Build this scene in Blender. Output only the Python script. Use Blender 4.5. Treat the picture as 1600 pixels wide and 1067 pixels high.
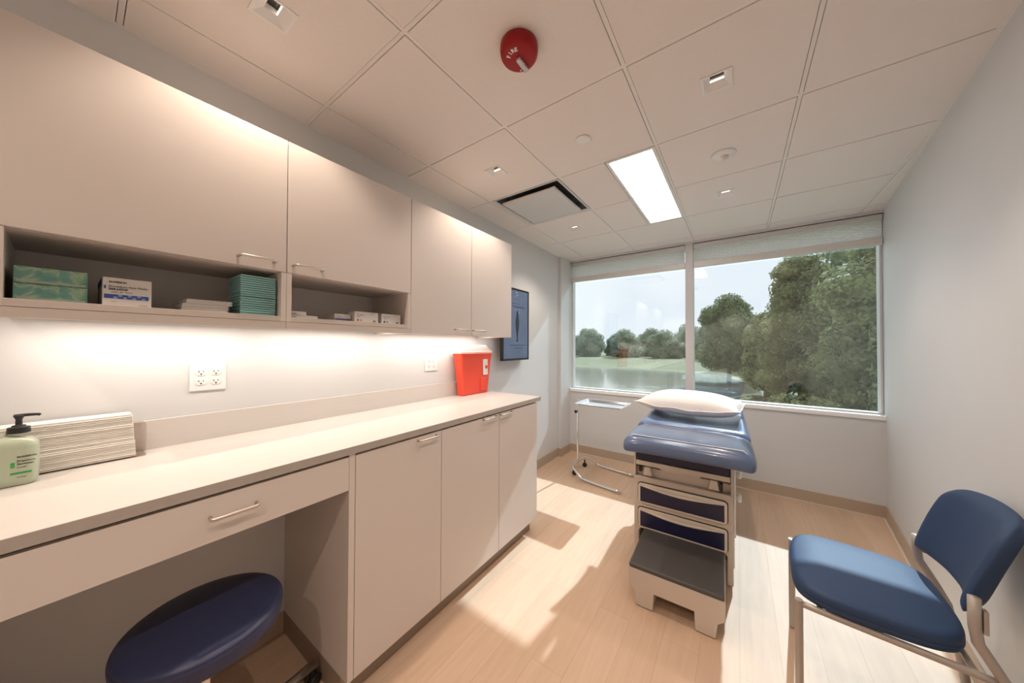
import bpy, bmesh, math, random
import numpy as np
from mathutils import Vector, Matrix
S = bpy.context.scene
for o in list(bpy.data.objects): bpy.data.objects.remove(o)
COL = S.collection
PI = math.pi

# ------------------------------------------------------------------ camera
EYE = 1.405
TH, PITCH, ROLL, FPX = .6238, .0130, .0041, 490.7
_fw = Vector((-math.sin(TH)*math.cos(PITCH), math.cos(TH)*math.cos(PITCH), math.sin(PITCH)))
_r0 = Vector((math.cos(TH), math.sin(TH), 0)); _up = _r0.cross(_fw)
_r = _r0*math.cos(ROLL) + _up*math.sin(ROLL); _u = _r.cross(_fw)
cd = bpy.data.cameras.new('camera'); cam = bpy.data.objects.new('camera', cd); COL.objects.link(cam)
cam.matrix_world = Matrix(((_r.x, _u.x, -_fw.x, 0), (_r.y, _u.y, -_fw.y, 0), (_r.z, _u.z, -_fw.z, EYE), (0, 0, 0, 1)))
cd.sensor_width = 36; cd.sensor_fit = 'HORIZONTAL'; cd.lens = FPX/1600*36; cd.clip_start = .02; cd.clip_end = 600
S.camera = cam

# ------------------------------------------------------------------ sky, sun, exposure
vs = S.view_settings
vs.view_transform = 'Standard'; vs.look = 'None'; vs.gamma = 1; vs.use_curve_mapping = False; vs.exposure = 0.12
w = bpy.data.worlds.new('sky'); S.world = w; w.use_nodes = True
nt = w.node_tree; nt.nodes.clear()
out = nt.nodes.new('ShaderNodeOutputWorld'); bg = nt.nodes.new('ShaderNodeBackground')
tc = nt.nodes.new('ShaderNodeTexCoord'); nz = nt.nodes.new('ShaderNodeTexNoise'); cr = nt.nodes.new('ShaderNodeValToRGB')
nz.inputs['Scale'].default_value = 2.2; nz.inputs['Detail'].default_value = 4
nt.links.new(tc.outputs['Generated'], nz.inputs['Vector']); nt.links.new(nz.outputs['Fac'], cr.inputs['Fac'])
cr.color_ramp.elements[0].position = .35; cr.color_ramp.elements[0].color = (.76, .80, .90, 1)
cr.color_ramp.elements[1].position = .7; cr.color_ramp.elements[1].color = (.90, .92, .96, 1)
nt.links.new(cr.outputs['Color'], bg.inputs['Color']); bg.inputs['Strength'].default_value = 1.27
nt.links.new(bg.outputs[0], out.inputs['Surface'])

def light(name, kind, loc, energy, color, parent=None, **kw):
    d = bpy.data.lights.new(name, kind); d.energy = energy; d.color = color
    for k, v in kw.items():
        if k not in ('aim', 'rot'): setattr(d, k, v)
    o = bpy.data.objects.new(name, d); COL.objects.link(o); o.location = loc
    if 'aim' in kw: o.rotation_euler = Vector(kw['aim']).to_track_quat('-Z', 'Y').to_euler()
    if parent: o.parent = parent
    return o
SUN = light('sun', 'SUN', (3, 12, 12), 6.6, (.70, .86, 1), angle=math.radians(.8), aim=(-.147, -1.19, -1))

E_PANEL, E_DOWN, E_UNDER = 12.0, 23.0, 1.5
WARM = (1, .83, .69)

# ------------------------------------------------------------------ materials
def mat(name, col, rough=.5, metal=0, bump=0, bscale=60, var=0, vscale=6, spec=.5, coat=0, alpha=None, trans=0, emit=None, estr=0, stretch=None, sub=0):
    m = bpy.data.materials.new(name); m.use_nodes = True
    t = m.node_tree; b = t.nodes['Principled BSDF']
    b.inputs['Roughness'].default_value = rough; b.inputs['Metallic'].default_value = metal
    b.inputs['Specular IOR Level'].default_value = spec
    b.inputs['Base Color'].default_value = (*col, 1)
    if coat: b.inputs['Coat Weight'].default_value = coat; b.inputs['Coat Roughness'].default_value = .15
    if trans: b.inputs['Transmission Weight'].default_value = trans
    if sub: b.inputs['Subsurface Weight'].default_value = sub; b.inputs['Subsurface Radius'].default_value = (.02, .01, .006)
    if alpha is not None: b.inputs['Alpha'].default_value = alpha
    if emit: b.inputs['Emission Color'].default_value = (*emit, 1); b.inputs['Emission Strength'].default_value = estr
    tcn = t.nodes.new('ShaderNodeTexCoord'); mp = t.nodes.new('ShaderNodeMapping')
    t.links.new(tcn.outputs['Object'], mp.inputs['Vector'])
    if stretch: mp.inputs['Scale'].default_value = stretch
    n = t.nodes.new('ShaderNodeTexNoise'); n.inputs['Scale'].default_value = vscale; n.inputs['Detail'].default_value = 5
    t.links.new(mp.outputs[0], n.inputs['Vector'])
    mx = t.nodes.new('ShaderNodeMix'); mx.data_type = 'RGBA'
    v = var or .015
    mx.inputs[6].default_value = (*[max(0, c*(1-v)) for c in col], 1); mx.inputs[7].default_value = (*[min(1, c*(1+v)) for c in col], 1)
    t.links.new(n.outputs['Fac'], mx.inputs[0]); t.links.new(mx.outputs[2], b.inputs['Base Color'])
    if bump:
        n2 = t.nodes.new('ShaderNodeTexNoise'); n2.inputs['Scale'].default_value = bscale; n2.inputs['Detail'].default_value = 4
        t.links.new(mp.outputs[0], n2.inputs['Vector'])
        bp = t.nodes.new('ShaderNodeBump'); bp.inputs['Strength'].default_value = bump; bp.inputs['Distance'].default_value = .002
        t.links.new(n2.outputs['Fac'], bp.inputs['Height']); t.links.new(bp.outputs[0], b.inputs['Normal'])
    return m

M = {}
M['wall'] = mat('wall_paint', (.66, .66, .66), .55, bump=.08, bscale=250)
M['ceil'] = mat('ceiling_tile', (.80, .74, .70), .85, bump=.35, bscale=180, var=.02, vscale=60)
M['tee'] = mat('ceiling_tee', (.80, .75, .71), .5)
M['dark'] = mat('plenum_dark', (.12, .10, .09), .9)
M['lam'] = mat('cream_laminate', (.67, .60, .55), .42, var=.02, vscale=3, spec=.4)
M['lamedge'] = mat('cream_laminate_edge', (.60, .525, .47), .45)
M['cubby'] = mat('cubby_interior', (.74, .69, .65), .55)
M['counter'] = mat('counter_laminate', (.66, .62, .58), .28, var=.03, vscale=14, stretch=(6, .6, 6), spec=.5)
M['cedge'] = mat('counter_edge', (.42, .37, .33), .4, var=.08, vscale=30)
M['base'] = mat('vinyl_base', (.47, .37, .28), .45)
M['caulk'] = mat('caulk', (.72, .64, .55), .6)
M['toe'] = mat('toe_kick', (.30, .23, .18), .5)
M['nickel'] = mat('brushed_nickel', (.66, .61, .56), .38, 1)
M['chrome'] = mat('chrome', (.80, .80, .80), .08, 1)
M['alu'] = mat('window_frame', (.62, .60, .58), .4)
M['sill'] = mat('white_sill', (.92, .92, .92), .35)
M['white'] = mat('white_plastic', (.80, .79, .77), .35)
M['offwhite'] = mat('warm_white_plastic', (.72, .68, .64), .4)
M['black'] = mat('black_plastic', (.012, .011, .012), .35)
M['slot'] = mat('socket_dark', (.03, .025, .02), .6)
M['vinyl'] = mat('blue_vinyl', (.085, .125, .225), .30, bump=.12, bscale=400, spec=.5, coat=.4)
M['vinyl2'] = mat('chair_blue_vinyl', (.023, .050, .115), .58, bump=.15, bscale=500, spec=.35)
M['vinyl3'] = mat('stool_navy_vinyl', (.028, .034, .085), .42, bump=.1, bscale=400)
M['navy'] = mat('navy_panel', (.012, .014, .05), .3)
M['piping'] = mat('white_piping', (.80, .84, .90), .4)
M['tbl'] = mat('table_beige', (.60, .52, .45), .4)
M['tblt'] = mat('table_trim', (.68, .60, .51), .3)
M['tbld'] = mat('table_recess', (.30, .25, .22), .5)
M['step'] = mat('step_rubber', (.075, .068, .064), .5, bump=.2, bscale=300)
M['frame'] = mat('chair_metal', (.40, .35, .31), .38, .25)
M['pillow'] = mat('pillow_cover', (.83, .79, .76), .75, bump=1.0, bscale=7, stretch=(1, 2.6, 1))
M['paper'] = mat('paper_white', (.78, .73, .68), .8)
M['towel'] = mat('paper_towel', (.80, .75, .69), .85, bump=.3, bscale=70)
M['teal'] = mat('teal_pad', (.27, .52, .52), .8, var=.06, vscale=8)
M['red'] = mat('alarm_red', (.30, .006, .009), .4, spec=.3)
M['sharps'] = mat('sharps_red', (.90, .085, .04), .35, trans=0, sub=.2)
M['lid'] = mat('clear_lid', (.85, .75, .70), .25, alpha=.45)
M['soap'] = mat('soap_gel', (.52, .58, .43), .22, trans=.15, coat=.3)
M['grass'] = mat('lawn_grass', (.20, .205, .11), .9, var=.35, vscale=.3, bump=.4, bscale=4)
M['water'] = mat('pond_water', (.33, .31, .25), .12, bump=.08, bscale=1.5, var=.2, vscale=.1, spec=.8)
M['bark'] = mat('tree_bark', (.16, .13, .10), .9, bump=.5, bscale=12)
M['hand'] = mat('grey_print', (.25, .22, .22), .7)
M['ink'] = mat('black_print', (.03, .03, .03), .6)
M['blueink'] = mat('blue_print', (.03, .06, .28), .6)
M['lblue'] = mat('pale_blue_print', (.20, .28, .50), .6)
M['greenink'] = mat('green_print', (.05, .35, .07), .6)
M['redink'] = mat('red_print', (.55, .06, .05), .6)
M['purple'] = mat('purple_print', (.16, .12, .36), .6)
M['carton'] = mat('carton_white', (.66, .62, .59), .6)
M['extwall'] = mat('exterior_spandrel', (.55, .55, .55), .6)

def emis(name, col, s):
    m = bpy.data.materials.new(name); m.use_nodes = True; t = m.node_tree
    b = t.nodes['Principled BSDF']; b.inputs['Base Color'].default_value = (.8, .8, .8, 1)
    b.inputs['Emission Color'].default_value = (*col, 1); b.inputs['Emission Strength'].default_value = s
    return m
M['panel'] = emis('light_panel', (1, .97, .95), E_PANEL)
M['wellglow'] = emis('painted_well_glow', (1, .85, .68), 3.0)  # painted glow for the lit inner wall of the downlight wells
M['strip'] = emis('strip_glow', (1, .92, .85), E_UNDER)

def leafmat(name, a, b):
    m = bpy.data.materials.new(name); m.use_nodes = True; t = m.node_tree; p = t.nodes['Principled BSDF']
    at = t.nodes.new('ShaderNodeTexCoord'); n = t.nodes.new('ShaderNodeTexNoise'); n.inputs['Scale'].default_value = .9; n.inputs['Detail'].default_value = 6
    cr = t.nodes.new('ShaderNodeValToRGB'); cr.color_ramp.elements[0].color = (*a, 1); cr.color_ramp.elements[1].color = (*b, 1)
    cr.color_ramp.elements[0].position = .35; cr.color_ramp.elements[1].position = .65
    t.links.new(at.outputs['Object'], n.inputs[0]); t.links.new(n.outputs[0], cr.inputs[0]); t.links.new(cr.outputs[0], p.inputs['Base Color'])
    p.inputs['Roughness'].default_value = .6
    tr = t.nodes.new('ShaderNodeBsdfTranslucent'); t.links.new(cr.outputs[0], tr.inputs[0])
    ms = t.nodes.new('ShaderNodeMixShader'); ms.inputs[0].default_value = .45
    t.links.new(p.outputs[0], ms.inputs[1]); t.links.new(tr.outputs[0], ms.inputs[2]); t.links.new(ms.outputs[0], t.nodes['Material Output'].inputs[0])
    return m
M['leaf'] = leafmat('leaf_green', (.16, .18, .075), (.36, .37, .17))
M['leaf2'] = leafmat('leaf_dark_green', (.14, .18, .09), (.27, .32, .16))
M['leaf3'] = leafmat('leaf_hazed_green', (.24, .30, .22), (.36, .42, .29))  # distance haze is lightened into this leaf colour

def floormat():
    m = bpy.data.materials.new('wood_plank_floor'); m.use_nodes = True; t = m.node_tree; p = t.nodes['Principled BSDF']
    tcn = t.nodes.new('ShaderNodeTexCoord'); mp = t.nodes.new('ShaderNodeMapping'); mp.inputs['Rotation'].default_value = (0, 0, PI/2)
    t.links.new(tcn.outputs['Object'], mp.inputs[0])
    br = t.nodes.new('ShaderNodeTexBrick'); br.offset = .37; br.inputs['Scale'].default_value = 1
    br.inputs['Brick Width'].default_value = 1.22; br.inputs['Row Height'].default_value = .152
    br.inputs['Mortar Size'].default_value = .0012; br.inputs['Mortar Smooth'].default_value = .2
    br.inputs['Color1'].default_value = (.60, .42, .295, 1); br.inputs['Color2'].default_value = (.635, .455, .325, 1); br.inputs['Mortar'].default_value = (.50, .345, .235, 1)
    t.links.new(mp.outputs[0], br.inputs[0])
    mp2 = t.nodes.new('ShaderNodeMapping'); mp2.inputs['Scale'].default_value = (14, 1.1, 1)
    t.links.new(tcn.outputs['Object'], mp2.inputs[0])
    n = t.nodes.new('ShaderNodeTexNoise'); n.inputs['Scale'].default_value = 2.2; n.inputs['Detail'].default_value = 8; n.inputs['Distortion'].default_value = 1.2
    t.links.new(mp2.outputs[0], n.inputs[0])
    cr = t.nodes.new('ShaderNodeValToRGB'); cr.color_ramp.elements[0].position = .3; cr.color_ramp.elements[0].color = (.93, .92, .91, 1)
    cr.color_ramp.elements[1].position = .7; cr.color_ramp.elements[1].color = (1.03, 1.03, 1.03, 1)
    t.links.new(n.outputs[0], cr.inputs[0])
    mx = t.nodes.new('ShaderNodeMix'); mx.data_type = 'RGBA'; mx.blend_type = 'MULTIPLY'; mx.inputs[0].default_value = 1
    t.links.new(br.outputs['Color'], mx.inputs[6]); t.links.new(cr.outputs[0], mx.inputs[7]); t.links.new(mx.outputs[2], p.inputs['Base Color'])
    p.inputs['Roughness'].default_value = .55; p.inputs['Specular IOR Level'].default_value = .22
    return m
M['floor'] = floormat()

def glassmat():
    m = bpy.data.materials.new('window_glass'); m.use_nodes = True; t = m.node_tree; t.nodes.clear()
    o = t.nodes.new('ShaderNodeOutputMaterial'); a = t.nodes.new('ShaderNodeBsdfTransparent'); a.inputs[0].default_value = (.93, .96, .95, 1)
    g = t.nodes.new('ShaderNodeBsdfGlossy'); g.inputs['Roughness'].default_value = 0.0; g.inputs[0].default_value = (.9, 1, .97, 1)
    mx = t.nodes.new('ShaderNodeMixShader'); lw = t.nodes.new('ShaderNodeLayerWeight'); pw = t.nodes.new('ShaderNodeMath'); pw.operation = 'POWER'; pw.inputs[1].default_value = 4
    f = t.nodes.new('ShaderNodeMapRange'); f.inputs[3].default_value = .10; f.inputs[4].default_value = .8
    t.links.new(lw.outputs['Facing'], pw.inputs[0]); t.links.new(pw.outputs[0], f.inputs[0]); lw.inputs[0].default_value = .5
    t.links.new(f.outputs[0], mx.inputs[0]); t.links.new(a.outputs[0], mx.inputs[1]); t.links.new(g.outputs[0], mx.inputs[2]); t.links.new(mx.outputs[0], o.inputs[0])
    return m
M['glass'] = glassmat()
def clearmat():
    m = bpy.data.materials.new('clear_acrylic'); m.use_nodes = True; t = m.node_tree; t.nodes.clear()
    o = t.nodes.new('ShaderNodeOutputMaterial'); a = t.nodes.new('ShaderNodeBsdfTransparent'); a.inputs[0].default_value = (.93, .90, .88, 1)
    g = t.nodes.new('ShaderNodeBsdfGlossy'); g.inputs['Roughness'].default_value = .05
    mx = t.nodes.new('ShaderNodeMixShader'); mx.inputs[0].default_value = .08
    t.links.new(a.outputs[0], mx.inputs[1]); t.links.new(g.outputs[0], mx.inputs[2]); t.links.new(mx.outputs[0], o.inputs[0])
    return m
M['clear'] = clearmat()

def tissuemat():
    m = bpy.data.materials.new('tissue_box_print'); m.use_nodes = True; t = m.node_tree; p = t.nodes['Principled BSDF']
    tcn = t.nodes.new('ShaderNodeTexCoord'); n = t.nodes.new('ShaderNodeTexNoise'); n.inputs['Scale'].default_value = 26; n.inputs['Detail'].default_value = 2.5; n.inputs['Distortion'].default_value = .4
    t.links.new(tcn.outputs['Object'], n.inputs[0])
    cr = t.nodes.new('ShaderNodeValToRGB'); e = cr.color_ramp.elements
    e[0].position = .36; e[0].color = (.08, .22, .17, 1); e[1].position = .66; e[1].color = (.13, .30, .27, 1)
    for pos, c in ((.44, (.16, .33, .22, 1)), (.5, (.25, .42, .28, 1)), (.53, (.36, .44, .33, 1)), (.57, (.16, .36, .29, 1))):
        x = e.new(pos); x.color = c
    t.links.new(n.outputs[0], cr.inputs[0]); t.links.new(cr.outputs[0], p.inputs['Base Color']); p.inputs['Roughness'].default_value = .5
    return m
M['tissue'] = tissuemat(); M['tissueb'] = mat('tissue_band', (.36, .42, .34), .6)

# ------------------------------------------------------------------ helpers
FRAME = Matrix.Identity(4)
LEFT = Matrix.Translation((-1.5, 0, 0)) @ Matrix.Rotation(.018, 4, 'Z') @ Matrix.Translation((1.5, 0, 0))          # the left wall runs about one degree off the tile grid
OFF = {}
def thing(name, label, cat, loc=(0, 0, 0), rz=0, group=None, local=False):
    o = bpy.data.objects.new(name, None); COL.objects.link(o); o.empty_display_size = .05
    o.matrix_world = FRAME @ Matrix.Translation(loc) @ Matrix.Rotation(rz, 4, 'Z')
    o['label'] = label; o['category'] = cat
    if group: o['group'] = group
    OFF[o] = Vector((0, 0, 0)) if local else Vector(loc)
    return o
def root_off(p):
    while p is not None:
        if p in OFF: return OFF[p]
        p = p.parent
    return Vector((0, 0, 0))

class MB:
    def __init__(s): s.bm = bmesh.new()
    def box(s, x0, y0, z0, x1, y1, z1, mtx=None):
        vs = [s.bm.verts.new((x, y, z)) for x in (x0, x1) for y in (y0, y1) for z in (z0, z1)]
        for f in ((0, 1, 3, 2), (4, 6, 7, 5), (0, 4, 5, 1), (2, 3, 7, 6), (0, 2, 6, 4), (1, 5, 7, 3)): s.bm.faces.new([vs[i] for i in f])
        if mtx:
            for v in vs: v.co = mtx @ v.co
        return s
    def prism(s, pts, d, mtx=None):
        """pts: list of 3-vectors (planar); extruded by vector d"""
        d = Vector(d); a = [s.bm.verts.new(Vector(p)) for p in pts]; b = [s.bm.verts.new(Vector(p)+d) for p in pts]
        s.bm.faces.new(a); s.bm.faces.new(b[::-1]); n = len(a)
        for i in range(n): s.bm.faces.new((a[i], b[i], b[(i+1) % n], a[(i+1) % n]))
        if mtx:
            for v in a+b: v.co = mtx @ v.co
        return s
    def tube(s, pts, r, n=10, closed=False, flat=1.0):
        pts = [Vector(p) for p in pts]; m = len(pts); rings = []
        rs = r if isinstance(r, (list, tuple)) else [r]*m
        pt = None
        for i, p in enumerate(pts):
            if closed: t = (pts[(i+1) % m]-pts[i-1]).normalized()
            else: t = ((pts[min(i+1, m-1)]-pts[i]).normalized() + (pts[i]-pts[max(i-1, 0)]).normalized()).normalized()
            if pt is None:
                a = Vector((0, 0, 1)) if abs(t.z) < .9 else Vector((1, 0, 0)); u = (a - t*a.dot(t)).normalized()
            else:
                u = (u - t*u.dot(t)).normalized()
            v = t.cross(u); pt = t
            rings.append([s.bm.verts.new(p + u*math.cos(2*PI*k/n)*rs[i] + v*math.sin(2*PI*k/n)*rs[i]*flat) for k in range(n)])
        for i in range(m if closed else m-1):
            a, b = rings[i], rings[(i+1) % m]
            for k in range(n): s.bm.faces.new((a[k], a[(k+1) % n], b[(k+1) % n], b[k]))
        if not closed: s.bm.faces.new(rings[0][::-1]); s.bm.faces.new(rings[-1])
        return s
    def lathe(s, prof, c=(0, 0, 0), n=32, axis='Z', mtx=None):
        c = Vector(c); rings = []
        for r, z in prof:
            ring = []
            for k in range(n):
                a = 2*PI*k/n; x, y = r*math.cos(a), r*math.sin(a)
                co = {'Z': Vector((x, y, z)), 'X': Vector((z, x, y)), 'Y': Vector((x, z, y))}[axis]
                if mtx: co = mtx @ co
                ring.append(s.bm.verts.new(c+co))
            rings.append(ring)
        for a, b in zip(rings, rings[1:]):
            for k in range(n): s.bm.faces.new((a[k], a[(k+1) % n], b[(k+1) % n], b[k]))
        if prof[0][0] > 1e-6: s.bm.faces.new(rings[0][::-1])
        if prof[-1][0] > 1e-6: s.bm.faces.new(rings[-1])
        return s
    def rings(s, rings, cap=True):
        R = [[s.bm.verts.new(Vector(p)) for p in r] for r in rings]; n = len(R[0])
        for a, b in zip(R, R[1:]):
            for k in range(n): s.bm.faces.new((a[k], a[(k+1) % n], b[(k+1) % n], b[k]))
        if cap: s.bm.faces.new(R[0][::-1]); s.bm.faces.new(R[-1])
        return s
    def xform(s, m):
        for v in s.bm.verts: v.co = m @ v.co
        return s
    def build(s, name, m, parent=None, bevel=0, smooth=False, kind=None, subsurf=0, label=None, seg=2):
        off = root_off(parent)
        for v in s.bm.verts: v.co -= off
        bmesh.ops.remove_doubles(s.bm, verts=s.bm.verts, dist=1e-6)
        bmesh.ops.recalc_face_normals(s.bm, faces=s.bm.faces)
        me = bpy.data.meshes.new(name); s.bm.to_mesh(me); s.bm.free()
        me.materials.append(M[m] if isinstance(m, str) else m)
        o = bpy.data.objects.new(name, me); COL.objects.link(o)
        if parent: o.parent = parent
        else: o.matrix_world = FRAME
        if smooth: 
            for p in me.polygons: p.use_smooth = True
        if bevel:
            b = o.modifiers.new('bevel', 'BEVEL'); b.width = bevel; b.segments = seg; b.limit_method = 'ANGLE'; b.angle_limit = math.radians(40)
            if smooth: b.harden_normals = False
        if subsurf:
            q = o.modifiers.new('sub', 'SUBSURF'); q.levels = subsurf; q.render_levels = subsurf
        if kind: o['kind'] = kind
        if label: o['label'] = label
        return o
def tag(o, label, cat, group=None):
    o['label'] = label; o['category'] = cat
    if group: o['group'] = group
    return o
def struct(name, mb, m, **k): return mb.build(name, m, kind='structure', **k)
def text(name, strings, m, parent, mtx):
    """strings: (text, size, x, y[, bold]) laid on one plane, mapped by mtx (frame coordinates); one part per line of print"""
    off = root_off(parent)
    for s in strings:
        cu = bpy.data.curves.new('t', 'FONT'); cu.body = s[0]; cu.size = s[1]; cu.extrude = .0002
        cu.offset = s[4] if len(s) > 4 else 0
        ob = bpy.data.objects.new('t', cu); COL.objects.link(ob)
        bpy.context.view_layer.update()
        me = bpy.data.meshes.new_from_object(ob.evaluated_get(bpy.context.evaluated_depsgraph_get()))
        me.transform(Matrix.Translation(-off) @ mtx @ Matrix.Translation((s[2], s[3], 0)))
        bpy.data.objects.remove(ob); me.name = name; me.materials.clear(); me.materials.append(M[m])
        o = bpy.data.objects.new(name, me); COL.objects.link(o); o.parent = parent
def basis(o, x, y):
    x, y = Vector(x).normalized(), Vector(y).normalized(); z = x.cross(y)
    return Matrix(((x.x, y.x, z.x, o[0]), (x.y, y.y, z.y, o[1]), (x.z, y.z, z.z, o[2]), (0, 0, 0, 1)))
def copy_tree(o, parent=None):
    c = o.copy(); COL.objects.link(c)
    if parent is not None: c.parent = parent; c.matrix_parent_inverse = o.matrix_parent_inverse
    for ch in list(o.children): copy_tree(ch, c)
    return c
def rrect(w, h, r, n=5):
    pts = []
    for cx, cy, a0 in ((w/2-r, h/2-r, 0), (-w/2+r, h/2-r, 90), (-w/2+r, -h/2+r, 180), (w/2-r, -h/2+r, 270)):
        for k in range(n+1):
            a = math.radians(a0+90*k/n); pts.append((cx+r*math.cos(a), cy+r*math.sin(a)))
    return pts

# ------------------------------------------------------------------ room shell
HC = 2.55
YB, YW = -1.35, 3.90
def xr(y): return .985 - .105*(YW-y)
def xl(y): return -1.808 - .018*y
struct('floor', MB().prism([(-2.1, YB-.15, -.12), (1.3, YB-.15, -.12), (1.3, 4.02, -.12), (-2.1, 4.02, -.12)], (0, 0, .12)), 'floor')
struct('wall_left', MB().prism([(xl(YB), YB, 0), (xl(4.0), 4.0, 0), (-2.1, 4.0, 0), (-2.1, YB, 0)], (0, 0, 2.75)), 'wall')
struct('wall_right', MB().prism([(xr(YB), YB, 0), (xr(4.1), 4.1, 0), (1.25, 4.1, 0), (1.25, YB, 0)], (0, 0, 2.75)), 'wall')
struct('wall_back', MB().box(-2.1, YB-.12, 0, 1.3, YB, 2.75), 'wall')
# window wall: low wall under the sill, header over the frame
struct('wall_front', MB().prism([(-2.1, YW, 0), (xr(YW), YW, 0), (xr(YW), 4.06, 0), (-2.1, 4.06, 0)], (0, 0, .80)), 'wall')
struct('trim_1', MB().box(-2.1, YW, 2.525, 1.2, 4.24, 2.75), 'wall')  # header carried further outward to keep direct sun off the blinds
struct('wall_pilaster', MB().box(-1.95, 3.62, 0, -1.835, 4.06, 2.75), 'wall')
# slab above and ceiling
struct('ceiling_slab', MB().box(-2.1, YB, 2.70, 1.3, 4.06, 2.75), 'dark')

TS = .6096; GX, GY = -.984, 1.296
xs = [GX+TS*i for i in range(-2, 4)]; ys = [GY+TS*j for j in range(-5, 6)]
LIGHTS = {(2, 1): 1}
def cell(i, j): return GX+TS*i, GY+TS*j
down = [(-1, -1-1), (1, -2), (-1, 0), (1, 0), (-1, 2), (1, 2), (-1, -4), (1, -4)]
diffc = (-1, 1)
tile = MB()
g = .0095
troffer = [(-.676, 1.905, -.374, 3.124)]
for i in range(-2, 4):
    for j in range(-6, 6):
        x0, y0 = cell(i, j); x1, y1 = x0+TS, y0+TS
        x0c, x1c = max(x0, -1.90), min(x1, 1.02)
        y0c, y1c = max(y0, YB), min(y1, YW+.01)
        if x1c-x0c < .02 or y1c-y0c < .02: continue
        if x0 < -1.8 and False: continue
        a, b, c, d = x0c+g, y0c+g, x1c-g, y1c-g
        if (i, j) == diffc: continue
        if i == 0 and j in (1, 2): c = -.680-g+.004
        if (i, j) in down:
            cx, cy = x0+TS/2, y0+TS/2; h = .045
            O_ = [(a, b), (c, b), (c, d), (a, d)]; H_ = [(cx-h, cy-h), (cx+h, cy-h), (cx+h, cy+h), (cx-h, cy+h)]
            tile.rings([[(x, y, HC+.016) for x, y in O_], [(x, y, HC-.003) for x, y in O_], [(x, y, HC-.003) for x, y in H_], [(x, y, HC+.016) for x, y in H_]], cap=False)
        else: tile.box(a, b, HC-.003, c, d, HC+.016)
struct('ceiling', tile, 'ceil', bevel=.0015, seg=1)
tee = MB()
for x in [GX+TS*i for i in range(-1, 4)]: tee.box(x-.0075, YB, HC, x+.0075, YW+.02, HC+.03)
for y in [GY+TS*j for j in range(-4, 5)]: tee.box(-1.95, y-.0075, HC+.0001, 1.02, y+.0075, HC+.0301)
tee.box(-.692, 1.905, HC-.0001, -.677, 3.124, HC+.0299)
struct('ceiling_tee_grid', tee, 'tee')
struct('ceiling_backing', MB().box(-2.0, YB, HC+.062, 1.1, YW+.1, HC+.07), 'dark')
# perimeter angle
pa = MB()
pa.prism([(xl(YB), YB, HC-.002), (xl(3.62), 3.62, HC-.002), (xl(3.62)+.02, 3.62, HC-.002), (xl(YB)+.02, YB, HC-.002)], (0, 0, .02))
pa.prism([(xr(YB), YB, HC-.002), (xr(3.9), 3.9, HC-.002), (xr(3.9)-.02, 3.9, HC-.002), (xr(YB)-.02, YB, HC-.002)], (0, 0, .02))
struct('ceiling_wall_angle', pa, 'tee')

# baseboards
def baseb(name, pts, off):
    mb = MB()
    for (a, b) in zip(pts, pts[1:]):
        a, b = Vector((*a, 0)), Vector((*b, 0)); d = (b-a).normalized(); n = Vector((d.y, -d.x, 0))*off
        mb.prism([a, b, b+n*.006, a+n*.006], (0, 0, .10)); mb.prism([a, b, b+n*.012, a+n*.012], (0, 0, .012))
    return struct(name, mb, 'base')
baseb('baseboard_left', [(xl(2.1), 2.1), (xl(3.62), 3.62)], 1)
baseb('baseboard_pilaster', [(xl(3.62), 3.62), (-1.835, 3.62), (-1.835, 3.9)], 1)
baseb('baseboard_front', [(-1.835, 3.9), (xr(3.9), 3.9)], 1)
baseb('baseboard_right', [(xr(YB), YB), (xr(3.9), 3.9)], -1)
baseb('baseboard_back', [(-1.8, YB), (xr(YB), YB)], -1)
cb = MB()
cb.box(-1.83, 3.880, 0, xr(3.9)-.012, 3.8885, .004)
cb.prism([(xr(2.0)-.021, 2.0, 0), (xr(3.88)-.021, 3.88, 0), (xr(3.88)-.0125, 3.88, 0), (xr(2.0)-.0125, 2.0, 0)], (0, 0, .004))
struct('trim_2', cb, 'caulk')

# window
WX0, WX1 = -1.835, xr(3.9)
struct('window_sill', MB().box(WX0, 3.885, .800, WX1, 4.02, .838), 'sill', bevel=.004)
fr = MB()
fr.box(WX0, 3.955, .838, WX1, 4.03, .852); fr.box(WX0, 3.93, 2.47, WX1, 4.03, 2.525)
fr.box(WX0, 3.95, .852, WX0+.012, 4.03, 2.47); fr.box(WX1-.014, 3.95, .852, WX1, 4.03, 2.47)
struct('window_frame', fr, 'alu', bevel=.002)
MX0, MX1 = -.468, -.392
struct('window_mullion', MB().box(MX0, 3.905, .838, MX1, 4.03, 2.53), 'alu', bevel=.004)
struct('window_1', MB().box(WX0+.012, 3.985, .852, MX0, 3.989, 2.47), 'glass')
struct('window_2', MB().box(MX1, 3.985, .852, WX1-.014, 3.989, 2.47), 'glass')
def blind(x0, x1, label):
    t = thing('pleated_window_blind', label, 'blind', ((x0+x1)/2, 3.93, 2.30), group='raised blinds')
    MB().box(x0+.004, 3.905, 2.47, x1-.004, 3.955, 2.515).build('head_rail', 'alu', t, bevel=.003)
    mb = MB(); n = 11; z0, z1 = 2.325, 2.468
    pr = []
    for k in range(n*2+1):
        z = z0+(z1-z0)*k/(n*2); pr.append((3.912 if k % 2 else 3.921, z))
    rings = [[(x0+.006, y, z) for y, z in pr] + [(x0+.006, y+.0012, z) for y, z in pr[::-1]], [(x1-.006, y, z) for y, z in pr] + [(x1-.006, y+.0012, z) for y, z in pr[::-1]]]
    mb.rings(rings); mb.build('pleated_fabric', 'blindf', t)
    MB().box(x0+.004, 3.908, 2.262, x1-.004, 3.948, 2.325).build('bottom_rail', 'offwhite', t, bevel=.004)
    return t
M['blindf'] = mat('blind_fabric', (.92, .92, .92), .8)
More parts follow.
